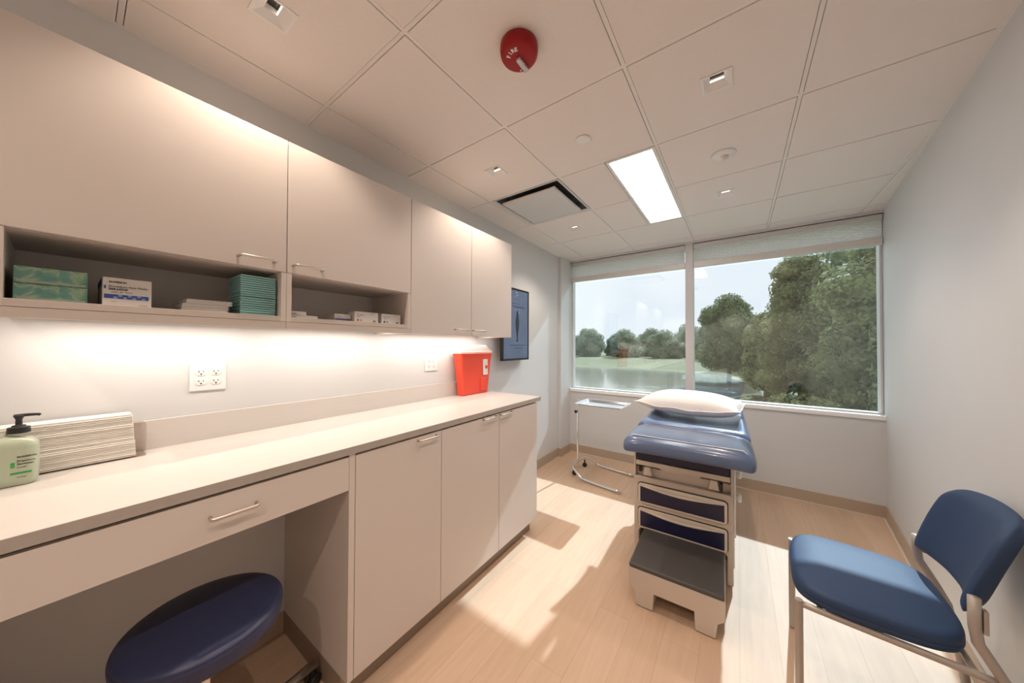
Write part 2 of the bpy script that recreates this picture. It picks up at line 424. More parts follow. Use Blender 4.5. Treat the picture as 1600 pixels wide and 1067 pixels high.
_t = M['blindf'].node_tree; _tr = _t.nodes.new('ShaderNodeBsdfTranslucent'); _tr.inputs[0].default_value = (.96, .95, .95, 1); _ms = _t.nodes.new('ShaderNodeMixShader'); _ms.inputs[0].default_value = .92
_t.links.new(_t.nodes['Principled BSDF'].outputs[0], _ms.inputs[1]); _t.links.new(_tr.outputs[0], _ms.inputs[2]); _t.links.new(_ms.outputs[0], _t.nodes['Material Output'].inputs[0])
blind(WX0, MX0, 'raised white pleated blind over the narrower left window pane')
blind(MX1, WX1, 'raised white pleated blind over the wide right window pane')

# ------------------------------------------------------------------ ceiling fittings
def downlight(cx, cy, label, lit):
    t = thing('recessed_downlight', label, 'downlight', (cx, cy, HC), group='square recessed downlights')
    h, a, b = .056, .026, .019
    mb = MB()
    z = HC-.004; zi = HC+.014
    O = [(-h, -h), (h, -h), (h, h), (-h, h)]; I1 = [(-h+.008, -h+.008), (h-.008, -h+.008), (h-.008, h-.008), (-h+.008, h-.008)]; I2 = [(-a, -b), (a, -b), (a, b), (-a, b)]
    mb.rings([[(cx+x, cy+y, HC-.0031) for x, y in O], [(cx+x, cy+y, z-.003) for x, y in O], [(cx+x, cy+y, z-.003) for x, y in I1], [(cx+x, cy+y, zi) for x, y in I2], [(cx+x, cy+y, zi+.02) for x, y in I2]], cap=False)
    mb.build('trim_ring', 'white', t)
    MB().box(cx-a-.004, cy-b-.004, zi+.020, cx+a+.004, cy+b+.004, zi+.022).box(cx-a-.001, cy-b-.002, zi+.002, cx+a+.001, cy-b-.0005, zi+.020).build('lamp_housing', 'black', t)
    MB().box(cx-a+.001, cy+b-.0015, zi+.002, cx+a-.001, cy+b-.0005, zi+.009).build('lit_well_wall', 'wellglow', t)  # lit far side of the well painted as an emissive plate; the spot lights the room
    light('downlight_lamp', 'SPOT', (0, 0, -.012), lit, WARM, t, spot_size=math.radians(118), spot_blend=.55, shadow_soft_size=.012)
    return t
dl = {(-1, -2): 'downlight over the desk in the ceiling\'s top left corner of the photo', (1, 0): 'downlight right of the red fire alarm, largest bright square opening', (-1, 0): 'downlight in the ceiling just before the air vent, on the cabinet side',
      (-1, 2): 'small downlight beyond the square air vent', (1, 2): 'small downlight right of the bright light panel, beyond the dome sensor', (1, -2): 'downlight nearest the camera on the right side of the ceiling',
      (-1, -4): 'unseen fill downlight behind the camera on the cabinet side', (1, -4): 'unseen fill downlight behind the camera on the chair side'}
for (i, j), lab in dl.items():
    x0, y0 = cell(i, j); downlight(x0+TS/2, y0+TS/2, lab, E_DOWN*(1.6 if j == -4 else 1))  # rear pair is unseen and run stronger as fill light
def panel_light(x0, y0, x1, y1, label):
    t = thing('ceiling_light_panel', label, 'ceiling light', ((x0+x1)/2, (y0+y1)/2, HC))
    b = .018; mb = MB()
    for q in ((x0, y0, x1, y0+b), (x0, y1-b, x1, y1), (x0, y0+b, x0+b, y1-b), (x1-b, y0+b, x1, y1-b)): mb.box(q[0], q[1], HC-.006, q[2], q[3], HC+.03)
    mb.build('frame', 'white', t)
    MB().box(x0+b, y0+b, HC+.002, x1-b, y1-b, HC+.01).build('diffuser', 'panel', t)
panel_light(-.668, 1.916, -.382, 3.113, 'bright rectangular light panel in the ceiling near the window')
# smaller things on the ceiling
a = thing('fire_alarm_strobe', 'round red fire alarm strobe with white lettering on the ceiling', 'fire alarm', (-.672, .972, HC))
cx, cy = -.672, .972
MB().lathe([(.0, -.050), (.057, -.050), (.065, -.046), (.070, -.038), (.0725, -.02), (.071, -.004), (.067, 0)], (cx, cy, HC-.003), n=40).build('housing', 'red', a, smooth=True)
M['lens'] = mat('strobe_lens', (.60, .55, .56), .25, .3, bump=1, bscale=250)
MB().prism([(cx-.010, cy-.008, 2.498), (cx+.010, cy-.008, 2.498), (cx+.010, cy+.056, 2.498), (cx-.010, cy+.056, 2.498)], (0, 0, -.014)).build('strobe_lens', 'lens', a, bevel=.004)
for k, ch in enumerate('FIRE'):
    ang = math.radians(-42+20*k); rr = .032
    px, py = cx + math.sin(ang)*rr, cy - math.cos(ang)*rr
    rx = Vector((math.cos(ang), math.sin(ang), 0)); uy = Vector((math.sin(ang), -math.cos(ang), 0))
    text('lettering', [(ch, .022, -.0025 if ch == 'I' else -.006, 0, .0005)], 'white', a, basis((px, py, 2.4967), rx, uy))
MB().lathe([(.0, -.004), (.003, -.003), (.003, 0)], (cx-.022, cy+.045, HC-.0525), n=10).build('indicator', 'white', a)
o = MB().lathe([(0, -.008), (.036, -.008), (.040, -.005), (.040, 0)], (-.69, 1.625, HC-.003), n=36).build('sprinkler_cover', 'white', smooth=True)
tag(o, 'flat round white sprinkler cover on the ceiling near the light panel', 'sprinkler cover')
a = thing('occupancy_sensor', 'white dome occupancy sensor right of the bright light panel', 'sensor', (-.066, 2.235, HC))
MB().lathe([(0, -.018), (.03, -.016), (.045, -.012), (.060, -.006), (.064, 0)], (-.066, 2.235, HC-.003), n=40).build('housing', 'white', a, smooth=True)
MB().lathe([(0, -.036), (.014, -.034), (.022, -.026), (.024, -.014)], (-.062, 2.235, HC-.003), n=28).build('sensor_lens', 'offwhite', a, smooth=True)
# air diffuser
x0, y0 = cell(*diffc); a = thing('air_diffuser', 'square white ceiling air vent with dark gap around its panel', 'air vent', (x0+TS/2, y0+TS/2, HC))
cx, cy = x0+TS/2, y0+TS/2
def sq(h, z): return [(cx+x*h, cy+y*h, z) for x, y in ((-1, -1), (1, -1), (1, 1), (-1, 1))]
MB().rings([sq(.294, HC+.012), sq(.294, HC-.003), sq(.274, HC-.003), sq(.235, HC+.045), sq(.235, HC+.055)], cap=False).build('cone', 'ventw', a) if False else None
M['ventw'] = mat('vent_white', (.62, .61, .60), .45)
M['ventd'] = mat('vent_dark', (.06, .06, .065), .6)
MB().rings([sq(.294, HC+.012), sq(.294, HC-.003), sq(.283, HC-.004), sq(.272, HC+.004), ], cap=False).build('frame', 'ventw', a)
MB().rings([sq(.272, HC+.004), sq(.225, HC+.055), sq(.01, HC+.056)], cap=False).build('throat', 'ventd', a)
MB().rings([sq(.232, HC-.006), sq(.236, HC-.014), sq(.228, HC-.024), sq(.215, HC-.026), sq(.001, HC-.026)], cap=False).build('face_panel', 'ventw', a)

# ================================================================== left side, in the frame of the left wall
FRAME = LEFT
XW = -1.808
def handle(p, axis_y0, axis_y1, x, z, parent, r=.0050, out=.034):
    """bar pull running along y on a face at x"""
    pts = [(x, axis_y0, z), (x+out*.7, axis_y0, z), (x+out*.93, axis_y0+.003, z), (x+out, axis_y0+.010, z), (x+out, axis_y1-.010, z), (x+out*.93, axis_y1-.003, z), (x+out*.7, axis_y1, z), (x, axis_y1, z)]
    return MB().tube(pts, r, 10).build('handle', 'nickel', parent, smooth=True)
# --- upper cabinets
XC, XD = -1.477, -1.458
def upper_open(y0, y1, label, hy):
    t = thing('upper_cabinet', label, 'wall cabinet', (XW, (y0+y1)/2, 1.47))
    c = MB(); xb = XW+.001
    e = .0005
    c.box(xb, y0+e, 1.4975, XD, y0+.018, 1.6925); c.box(xb, y1-.018, 1.4975, XD, y1-e, 1.692)
    c.box(xb, y0+e, 1.692, XC, y0+.018, 2.225); c.box(xb, y1-.018, 1.692, XC, y1-e, 2.225)
    c.box(xb, y0+.018, 2.207, XC, y1-.018, 2.225)
    c.build('carcass', 'lam', t)
    MB().box(xb, y0+.018, 1.517, xb+.008, y1-.018, 2.207).build('back_panel', 'cubby', t)
    MB().box(xb, y0+.018, 1.4975, XD+.0005, y1-.018, 1.517).build('bottom_shelf', 'lamedge', t, bevel=.001)
    MB().box(xb+.008, y0+.018, 1.6925, XC-.001, y1-.018, 1.709).build('divider_shelf', 'lam', t)
    MB().box(XD-.02, y0+e, 1.470, XD, y1-e, 1.4965).build('valance', 'lamedge', t, bevel=.001)
    d = MB().box(XC+.001, y0+.0015, 1.694, XD, y1-.0015, 2.225).build('door', 'lam', t, bevel=.0012)
    handle(t, hy[0], hy[1], XD, 1.7255, d)
    return t
upper_open(-.125, .49, 'wall cabinet holding the tissue boxes and teal pads, far left', (.338, .446))
upper_open(.49, 1.087, 'wall cabinet with an open cubby of small white cartons, in the middle', (.512, .620))
t = thing('upper_cabinet', 'tall two-door wall cabinet above the red sharps container', 'wall cabinet', (XW, 1.577, 1.47))
c = MB(); c.box(XW+.001, 1.0875, 1.47, XC, 1.105, 2.225).box(XW+.001, 2.049, 1.47, XC, 2.067, 2.225).box(XW+.001, 1.105, 2.207, XC, 2.049, 2.225).box(XW+.001, 1.105, 1.4975, XC, 2.049, 1.515).box(XC-.018, 1.105, 1.47, XC, 2.049, 1.4975)
c.build('carcass', 'lam', t)
d = MB().box(XC+.001, 1.0885, 1.47, XD, 1.584, 2.225).build('door', 'lam', t, bevel=.0012); handle(t, 1.425, 1.545, XD, 1.507, d)
d = MB().box(XC+.001, 1.587, 1.47, XD, 2.0665, 2.225).build('door', 'lam', t, bevel=.0012); handle(t, 1.598, 1.710, XD, 1.507, d)
# under-cabinet strip lights
for (a0, a1, lab) in ((-.10, .47, 'slim light strip under the wall cabinet with the tissue boxes'), (.51, 1.07, 'slim light strip under the middle wall cabinet'), (1.11, 2.04, 'long light strip under the two-door wall cabinet')):
    t = thing('under_cabinet_light', lab, 'strip light', (-1.68, (a0+a1)/2, 1.4965), group='light strips under the wall cabinets')
    MB().box(-1.71, a0, 1.484, -1.65, a1, 1.497).build('housing', 'white', t)
    MB().box(-1.705, a0+.01, 1.482, -1.655, a1-.01, 1.484).build('diffuser', 'strip', t)
    light('strip_lamp', 'AREA', (0, 0, -.016), 3.0*(a1-a0), (1, .88, .78), t, shape='RECTANGLE', size=.05, size_y=(a1-a0)*.95)

# --- items in the cubbies  (front faces near x = -1.49)
def box_thing(name, label, cat, y0, y1, z0, z1, x1, depth, m, group=None, bevel=.0012, rz=0):
    t = thing(name, label, cat, (x1-depth/2, (y0+y1)/2, z0), group=group, local=True, rz=rz)
    hy = (y1-y0)/2; hd = depth/2
    MB().box(-hd, -hy, 0, hd, hy, z1-z0).build('carton', m, t, bevel=bevel)
    return t, hd, hy, z1-z0
ZS = 1.517
for k, lab in enumerate(('green patterned tissue box resting on the cubby shelf, lower of two', 'green patterned tissue box on top of the other tissue box')):
    t, hd, hy, h = box_thing('tissue_box', lab, 'tissue box', -.095, .018, ZS+.0445*k, ZS+.0445*k+.0435, -1.493, .235, 'tissue', 'tissue boxes in the left cubby')
    MB().box(hd+.0001, -hy+.004, .003, hd+.0006, hy-.004, .008).build('pale_band', 'tissueb', t)
    text('lettering', [('Tissue', .006, 0, 0)] if False else [('TISSUES', .0055, 0, 0)], 'paper', t, basis((hd+.0006, hy-.030, h-.009), (0, 1, 0), (0, 0, 1))) if k == 1 and False else None
t, hd, hy, h = box_thing('face_mask_box', 'white box of procedure face masks with a blue band', 'box', .043, .137, ZS, 1.600, -1.488, .19, 'carton')
MB().box(-hd+.01, -hy-.0006, .062, hd-.03, -hy-.0001, h-.001).build('side_print', 'blueink', t)
mm = MB(); random.seed(3)
MB().box(hd+.0001, -hy+.003, .022, hd+.0006, hy-.006, .034).build('blue_band', 'blueink', t)
for k in range(7): mm.box(hd+.0007, -hy+.020+k*.009, .022+.006*(k % 2), hd+.0009, -hy+.027+k*.009, .028+.006*(k % 2))
mm.build('band_squares', 'lblue', t)
MB().box(hd+.0001, -hy+.003, .050, hd+.0006, -hy+.006, .059).build('blue_tab', 'blueink', t)
text('lettering', [('McKESSON', .0068, -hy+.011, .068, .0002), ('Procedure Face Masks', .0082, -hy+.011, .055), ('EAR-LOOP', .0075, -hy+.011, .047, .0003), ('Pleated    Blue    50 count', .0038, -hy+.016, .040), ('Level 1', .004, -hy+.016, .012), ('1 box of 50', .0036, hy-.026, .004)], 'ink', t, basis((hd+.0007, 0, 0), (0, 1, 0), (0, 0, 1)))
# white pad packs (stack)
for k, (dy, th, lab) in enumerate(((0, .013, 'white folded pad packet at the bottom of the stack beside the teal pads'), (.001, .012, 'white folded pad packet in the middle of the stack beside the teal pads'), (.009, .015, 'white folded pad packet on top of the stack beside the teal pads'))):
    z0 = ZS+.0005+sum((.0135, .0125, .015)[:k])
    t = thing('white_pad_packet', lab, 'pad packet', (-1.56, .264+dy, z0), group='white pad packets in the left cubby', local=True, rz=.02*(k-1))
    mb = MB()
    for q in range(3):
        zz = th*q/3; mb.box(-.07, -.061+.001*q, zz+.0003, .066, .058-.0015*(q % 2), zz+th/3)
    mb.build('folded_sheets', 'carton', t, bevel=.0015)
    MB().box(-.068, .0582, .001, .064, .0588, th-.001).build('pack_end', 'paper', t)
# teal pads: two stacks, one upon the other
for k, (z0, n, lab) in enumerate(((ZS+.0005, 8, 'lower bundle of teal folded pads at the right end of the left cubby'), (1.587, 10, 'upper bundle of teal folded pads filling the cubby to its top'))):
    t = thing('teal_pad_bundle', lab, 'pad bundle', (-1.56, .411, z0), group='teal pad bundles', local=True)
    th = (.068 if k == 0 else .082)/n
    mb = MB(); random.seed(k+7)
    for q in range(n):
        j = random.uniform(-.0012, .0012); jj = random.uniform(-.0008, .0008)
        tilt = 0
        mb.box(-.068+j, -.056+jj, q*th+.0004, .068+j, .0545+jj, (q+1)*th-.0012)
    mb.build('folded_pads', 'teal', t, bevel=.0006, seg=1)
# middle cubby
for k, (y0, y1, z0, z1, lab) in enumerate(((.508, .621, ZS+.0005, 1.5295, 'flat white packet lying at the left end of the middle cubby, lower one'), (.508, .576, 1.5305, 1.545, 'flat white packet stacked on the lower flat packet'))):
    t = thing('flat_packet', lab, 'packet', (-1.56, (y0+y1)/2, z0), group='flat packets in the middle cubby')
    mb = MB()
    for q in range(3): mb.box(-1.63, y0, z0+(z1-z0)*q/3+.0002, -1.49-.001*(q % 2), y1, z0+(z1-z0)*(q+1)/3)
    mb.build('folded_sheets', 'carton', t, bevel=.0008)
    MB().box(-1.4895, y0+.004, z0+.002, -1.4891, y0+.03, z0+.006).build('print', 'hand', t)
t, hd, hy, h = box_thing('small_carton', 'small carton with a violet stripe, leftmost of the middle cubby cartons', 'carton', .705, .782, ZS, 1.552, -1.515, .10, 'carton', 'small cartons in the middle cubby')
MB().box(hd+.0001, -hy+.002, .004, hd+.0005, hy-.002, .014).build('violet_stripe', 'purple', t)
text('lettering', [('Gloves', .008, -hy+.008, .020)], 'hand', t, basis((hd+.0003, 0, 0), (0, 1, 0), (0, 0, 1)))
for (y0, y1, z1, lab, rm) in ((.787, .911, 1.569, 'white carton with a small red mark, between the violet-striped one and the end one', 'redink'), (.930, 1.045, 1.569, 'white carton at the right end of the middle cubby', 'ink')):
    t, hd, hy, h = box_thing('small_carton', lab, 'carton', y0, y1, ZS, z1, -1.492, .11, 'carton', 'small cartons in the middle cubby')
    text('lettering', [('Procedure', .0085, -hy+.012, .034), ('Mask', .008, -hy+.012, .025), ('Standard', .006, hy-.040, .043)], 'hand', t, basis((hd+.0003, 0, 0), (0, 1, 0), (0, 0, 1)))
    MB().box(hd+.0001, -hy+.012, .006, hd+.0006, -hy+.022, .014).box(hd+.0001, -hy+.030, .006, hd+.0006, -hy+.036, .013).build('symbol', rm, t)
    MB().box(hd+.0001, hy-.028, .004, hd+.0006, hy-.014, .013).build('code_block', 'hand', t)

# --- counter and base cabinets
XE, XF = -1.205, -1.212
t = thing('countertop', 'long pale laminate worktop with backsplash along the left wall', 'worktop', (-1.5, .8, .98))
MB().box(XW+.002, -1.2, .981, XE-.0012, 2.108, 1.010).build('top', 'counter', t)
MB().box(XE-.0012, -1.2, .9805, XE, 2.109, 1.0095).build('front_edge', 'cedge', t)
MB().box(XW+.001, -1.2, 1.010, XW+.018, 2.108, 1.118).build('backsplash', 'counter', t, bevel=.001)
t = thing('base_cabinet', 'single-door base cabinet beside the knee space', 'base cabinet', (-1.5, .87, 0))
c = MB(); e = .0005
c.box(XW+.001, .6205, .10, XF-.0005, .6435, .980)
c.box(XW+.001, 1.078, .10, XF-.021, 1.0945, .980); c.box(XW+.001, .6435, .10, XF-.021, 1.078, .118); c.box(XW+.001, .6435, .95, XF-.021, 1.078, .968)
c.build('carcass', 'lam', t)
MB().box(XW+.001, .619, 0, -1.262, .640, .0995).box(-1.285, .640, 0, -1.262, 1.0945, .0995).build('toe_kick', 'toe', t)
d = MB().box(XF-.019, .646, .10, XF, 1.0935, .970).build('door', 'lam', t, bevel=.0012); handle(t, .945, 1.058, XF, .955, d, out=.024)
t = thing('base_cabinet', 'two-door base cabinet at the window end of the worktop', 'base cabinet', (-1.5, 1.58, 0))
c = MB(); c.box(XW+.001, 1.0955, .10, XF-.021, 1.112, .980).box(XW+.001, 2.044, .10, XF-.021, 2.062, .980).box(XW+.001, 1.112, .10, XF-.021, 2.044, .118).box(XW+.001, 1.112, .95, XF-.021, 2.044, .968)
c.build('carcass', 'lam', t)
MB().box(-1.285, 1.0955, 0, -1.262, 2.040, .0995).box(XW+.002, 2.030, 0, -1.285, 2.040, .0995).build('toe_kick', 'toe', t)
d = MB().box(XF-.019, 1.0965, .10, XF, 1.582, .970).build('door', 'lam', t, bevel=.0012); handle(t, 1.425, 1.545, XF, .962, d, out=.024)
d = MB().box(XF-.019, 1.586, .10, XF, 2.062, .970).build('door', 'lam', t, bevel=.0012); handle(t, 1.590, 1.712, XF, .962, d, out=.024)
t = thing('desk_drawer', 'wide shallow drawer hanging under the worktop over the stool', 'drawer', (-1.5, .27, .84))
MB().box(XF-.019, -.127, .842, XF, .6195, .970).build('drawer_front', 'lam', t, bevel=.0012)
MB().box(-1.72, -.11, .86, XF-.02, .610, .955).build('drawer_box', 'lam', t)
MB().box(-1.76, -.12, .955, -1.25, .615, .9795).build('drawer_rails', 'toe', t)
handle(t, .224, .330, XF, .914, [o for o in t.children if o.name.startswith('drawer_front')][0], out=.026)
t = thing('base_cabinet', 'base cabinet left of the knee space, at the frame edge', 'base cabinet', (-1.5, -.35, 0))
MB().box(XW+.001, -.56, .10, XF-.021, -.1285, .980).build('carcass', 'lam', t)
MB().box(XF-.019, -.559, .10, XF, -.1295, .970).build('door', 'lam', t, bevel=.0012)
MB().box(XW+.001, -.56, 0, -1.262, -.135, .0995).build('toe_kick', 'toe', t)
o = MB().box(XW+.0005, -.125, 0, XW+.006, .6185, .10).build('baseboard_desk', 'base'); o['kind'] = 'structure'

# --- outlets
def outlet(y0, y1, z0, z1, label):
    t = thing('electrical_outlet', label, 'outlet', (XW, (y0+y1)/2, (z0+z1)/2), group='double outlets over the worktop')
    MB().box(XW+.0005, y0, z0, XW+.006, y1, z1).build('cover_plate', 'white', t, bevel=.003, seg=3)
    for sx in (-1, 1):
        for sz in (-1, 1):
            cy, cz = (y0+y1)/2+sx*.023, (z0+z1)/2+sz*.0195
            mb = MB(); pts = [(XW+.006, cy+.017*math.cos(a)*1.0, cz+max(-.0135, min(.0135, .017*math.sin(a)))) for a in [2*PI*k/24 for k in range(24)]]
            s = mb.prism(pts, (.0022, 0, 0)).build('socket', 'white', t, bevel=.0008)
            mb = MB(); mb.box(XW+.0081, cy-.0075, cz-.001, XW+.0086, cy-.0055, cz+.007).box(XW+.0081, cy+.0055, cz, XW+.0086, cy+.0075, cz+.007).box(XW+.0081, cy-.0095, cz+.0018, XW+.0086, cy-.0055, cz+.0036)
            mb.prism([(XW+.0081, cy+.003*math.cos(2*PI*k/12), cz-.007+.003*math.sin(2*PI*k/12)) for k in range(12)], (.0005, 0, 0))
            mb.build('slots', 'slot', s)
outlet(.277, .391, 1.212, 1.326, 'white four-socket outlet plate above the towels, nearer the camera')
outlet(1.478, 1.592, 1.217, 1.331, 'white four-socket outlet plate left of the red sharps container')

# --- sharps container
t = thing('sharps_container', 'translucent red sharps container standing on the worktop end', 'sharps container', (-1.735, 1.92, 1.0105), local=True)
def ss(hx, hy, z, r, cx=0, cy=0): return [(cx+x, cy+y, z) for x, y in rrect(hx*2, hy*2, r, 5)]
MB().rings([ss(.028, .150, 0, .02), ss(.034, .156, .004, .02), ss(.038, .165, .10, .02), ss(.046, .188, .290, .02), ss(.048, .192, .318, .02), ss(.050, .196, .320, .02), ss(.050, .196, .330, .02)]).build('container_body', 'sharps', t, smooth=False, bevel=.002)
MB().rings([ss(.052, .198, .3305, .02), ss(.052, .198, .345, .02), ss(.046, .185, .350, .02), ss(.040, .13, .385, .02, 0, .01), ss(.034, .12, .398, .02, 0, .01)]).build('lid', 'lid', t, bevel=.002)
mb = MB(); mb.box(-.003, -.028, -.065, .003, .028, .065); m4 = Matrix.Translation((.047, .098, .215)) @ Matrix.Rotation(math.radians(-2), 4, 'Y')
lb = mb.xform(m4).build('biohazard_label', 'white', t)
MB().xform(Matrix.Identity(4)).lathe([(0, .004), (.014, .004), (.014, 0)], (0, 0, 0), n=20, axis='X', mtx=None).xform(Matrix.Translation((.050, .105, .215))).build('label_mark', 'redink', lb)
MB().box(.0505, .080, .160, .0512, .088, .172).build('label_stamp', 'greenink', lb)
MB().box(.030, .045, .02, .0450, .125, .13).xform(Matrix.Identity(4)).build('front_rib', 'sharps', t, bevel=.004)

# --- soap dispenser
SX, SY = -1.655, -.118
t = thing('sanitizer_bottle', 'pale green pump bottle of hand sanitizer on the worktop', 'pump bottle', (SX, SY, 1.0105), local=True)
def sb(hx, hy, z, r): return [(x, y, z) for x, y in rrect(hx*2, hy*2, r, 5)]
MB().rings([sb(.028, .058, 0, .02), sb(.032, .062, .004, .022), sb(.034, .064, .02, .024), sb(.034, .064, .105, .024), sb(.033, .062, .118, .024), sb(.026, .052, .128, .022), sb(.018, .030, .134, .016), sb(.014, .014, .137, .013), sb(.014, .014, .142, .013)]).build('bottle', 'soap', t, smooth=True)
p = MB().lathe([(.019, .142), (.0195, .1435), (.0185, .159), (.012, .160), (.011, .164), (.006, .165), (.0055, .180), (.009, .188), (.0095, .192), (0, .193)], n=28)
p.tube([(0, -.008, .190), (0, .012, .191), (0, .030, .190), (0, .034, .187)], [.005, .0045, .004, .0035], 10)
p.xform(Matrix.Translation((0, .030, 0)) @ Matrix.Scale(1, 4)).build('pump', 'black', t, smooth=True, bevel=.0006)
MB().box(.0341, .020, .052, .0346, .0265, .066).box(.0341, .020, .033, .0346, .0525, .0385).build('green_label', 'greenink', t)
text('lettering', [('McKESSON', .0062, .0295, .078, .0002), ('Premium', .0078, .0295, .066, .0001), ('Sanitizer', .0078, .0295, .058, .0001), ('hand gel', .0045, .0295, .050), ('16 fl oz', .005, .0295, .023)], 'ink', t, basis((.0346, 0, 0), (0, 1, 0), (0, 0, 1)))

# --- folded paper towels in a clear holder
t = thing('towel_holder', 'clear acrylic tray around the paper towels on the worktop', 'tray', (-1.745, .02, 1.0105), local=True)
mb = MB()
mb.box(-.042, -.17, 0, .042, .135, .003).box(-.042, .132, .003, .042, .135, .112).box(-.042, -.17, .003, .042, -.167, .112).box(-.042, -.167, .003, -.039, .132, .112)
mb.build('tray_body', 'clear', t, bevel=.0008)
t = thing('paper_towel_stack', 'stack of white folded paper towels behind the sanitizer bottle', 'paper towels', (-1.745, .02, 1.014), local=True)
mb = MB(); random.seed(11)
for k in range(26):
    z = .148*k/26; j = random.uniform(-.0016, .0016); w = random.uniform(0, .003)
    lean = -.010*k/26
    mb.box(-.036+j, -.150+w, z+.0003, .036+j+lean*.3, .112+lean+w*.5, z+.148/26-.0006)
mb.build('folded_towels', 'towel', t, bevel=.0012, seg=1)

# --- wall monitor
t = thing('wall_monitor', 'black-framed portrait monitor on the left wall by the window', 'monitor', (XW, 2.52, 1.26))
MX = XW+.095; MXS = MX
MB().box(MX-.028, 2.29, 1.262, MX-.0005, 2.745, 1.962).build('casing', 'black', t, bevel=.004)
b_ = MB(); 
for q in ((2.29, 1.262, 2.745, 1.280), (2.29, 1.944, 2.745, 1.962), (2.29, 1.280, 2.308, 1.944), (2.727, 1.280, 2.745, 1.944)): b_.box(MX-.0004, q[0], q[1], MX+.004, q[2], q[3])
b_.build('bezel', 'black', t, bevel=.001)
MB().box(XW+.001, 2.42, 1.48, MX-.028, 2.60, 1.75).build('wall_mount', 'black', t)
def scrm():
    m = bpy.data.materials.new('screen_picture'); m.use_nodes = True; tt = m.node_tree; p = tt.nodes['Principled BSDF']
    p.inputs['Base Color'].default_value = (.02, .02, .03, 1); p.inputs['Roughness'].default_value = .15
    c = tt.nodes.new('ShaderNodeTexCoord'); n = tt.nodes.new('ShaderNodeTexNoise'); n.inputs['Scale'].default_value = 5; n.inputs['Detail'].default_value = 3
    r = tt.nodes.new('ShaderNodeValToRGB'); r.color_ramp.elements[0].color = (.035, .05, .085, 1); r.color_ramp.elements[1].color = (.09, .125, .20, 1)
    tt.links.new(c.outputs['Object'], n.inputs[0]); tt.links.new(n.outputs[0], r.inputs[0]); tt.links.new(r.outputs[0], p.inputs['Emission Color']); p.inputs['Emission Strength'].default_value = 1.0
    return m
M['screen'] = scrm(); M['scrd'] = mat('screen_dark', (.015, .02, .03), .3); M['scrt'] = mat('screen_text', (.04, .05, .12), .3); M['scrl'] = emis('screen_light', (.45, .55, .6), .5)
sc = MB().box(MX-.0004, 2.308, 1.280, MX+.0006, 2.727, 1.944).build('screen', 'screen', t)
yc = 2.535
prof = [(0, 1.44), (.012, 1.445), (.016, 1.455), (.009, 1.475), (.012, 1.50), (.022, 1.56), (.030, 1.60), (.034, 1.64), (.026, 1.665), (.018, 1.70), (.012, 1.74), (0, 1.745)]
pts = [(MX+.0007, yc+r, z) for r, z in prof] + [(MX+.0007, yc-r, z) for r, z in prof[-2:0:-1]]
MB().prism(pts, (.0006, 0, 0)).build('screen_figure', 'scrd', sc)
for q in range(14):
    yy, zz = yc+random.uniform(-.05, .06), random.uniform(1.70, 1.93); s_ = random.uniform(.003, .006); MB().box(MX+.0007, yy, zz, MX+.0012, yy+s_, zz+s_).build('screen_speck', 'scrl', sc)
for zz, a, b in ((1.808, -.11, .07), (1.785, -.09, .13), (1.775, -.06, .12), (1.405, -.12, .14), (1.378, -.06, .10)): MB().box(MX+.0007, yc+a, zz, MX+.0012, yc+b, zz+.007).build('screen_text_line', 'scrt', sc)

# --- round stool under the desk
STX, STY = -1.335, .245
t = thing('rolling_stool', 'navy round rolling stool tucked into the knee space', 'stool', (STX, STY, 0), local=True)
MB().lathe([(.0, .500), (.165, .501), (.180, .504), (.187, .512), (.1905, .525), (.192, .545), (.1915, .5535), (.1895, .5555), (.1905, .5575), (.187, .564), (.176, .569), (.15, .573), (.10, .576), (.0, .578)], n=64).build('seat', 'vinyl3', t, smooth=True)
MB().lathe([(.0, .49), (.09, .49), (.09, .505), (0, .505)], n=24).build('seat_plate', 'black', t)
MB().lathe([(.025, .12), (.025, .30), (.014, .301), (.014, .49)], n=20).build('gas_column', 'chrome', t, smooth=False)
MB().lathe([(.0, .075), (.035, .078), (.035, .125), (.025, .13), (0, .13)], n=24).build('hub', 'chrome', t)
for k in range(5):
    an = math.radians(104+72*k); d = Vector((math.cos(an), math.sin(an), 0))
    L = .354
    leg = MB().tube([d*.02+Vector((0, 0, .112)), d*.15+Vector((0, 0, .106)), d*(L+.008)+Vector((0, 0, .082))], [.020, .017, .014], 12, flat=1.5).build('leg', 'chrome', t, smooth=True)
    cs = MB(); e = d*L; n_ = Vector((-d.y, d.x, 0))
    mz = basis(e+Vector((0, 0, .026)), n_, Vector((0, 0, 1)))
    for sgn in (-1, 1):
        mt = mz @ Matrix.Translation((sgn*.014, 0, 0)) @ Matrix.Rotation(PI/2, 4, 'Y')
        prof_ = [(0, -.009), (.020, -.009), (.0255, -.005), (.0255, .005), (.020, .009), (0, .009)]
        cs.lathe(prof_, n=20, mtx=mt)
    cs.tube([e+Vector((0, 0, .030)), e+Vector((0, 0, .068))], .010, 10)
    cs.build('caster', 'black', leg, smooth=False)
FRAME = Matrix.Identity(4)

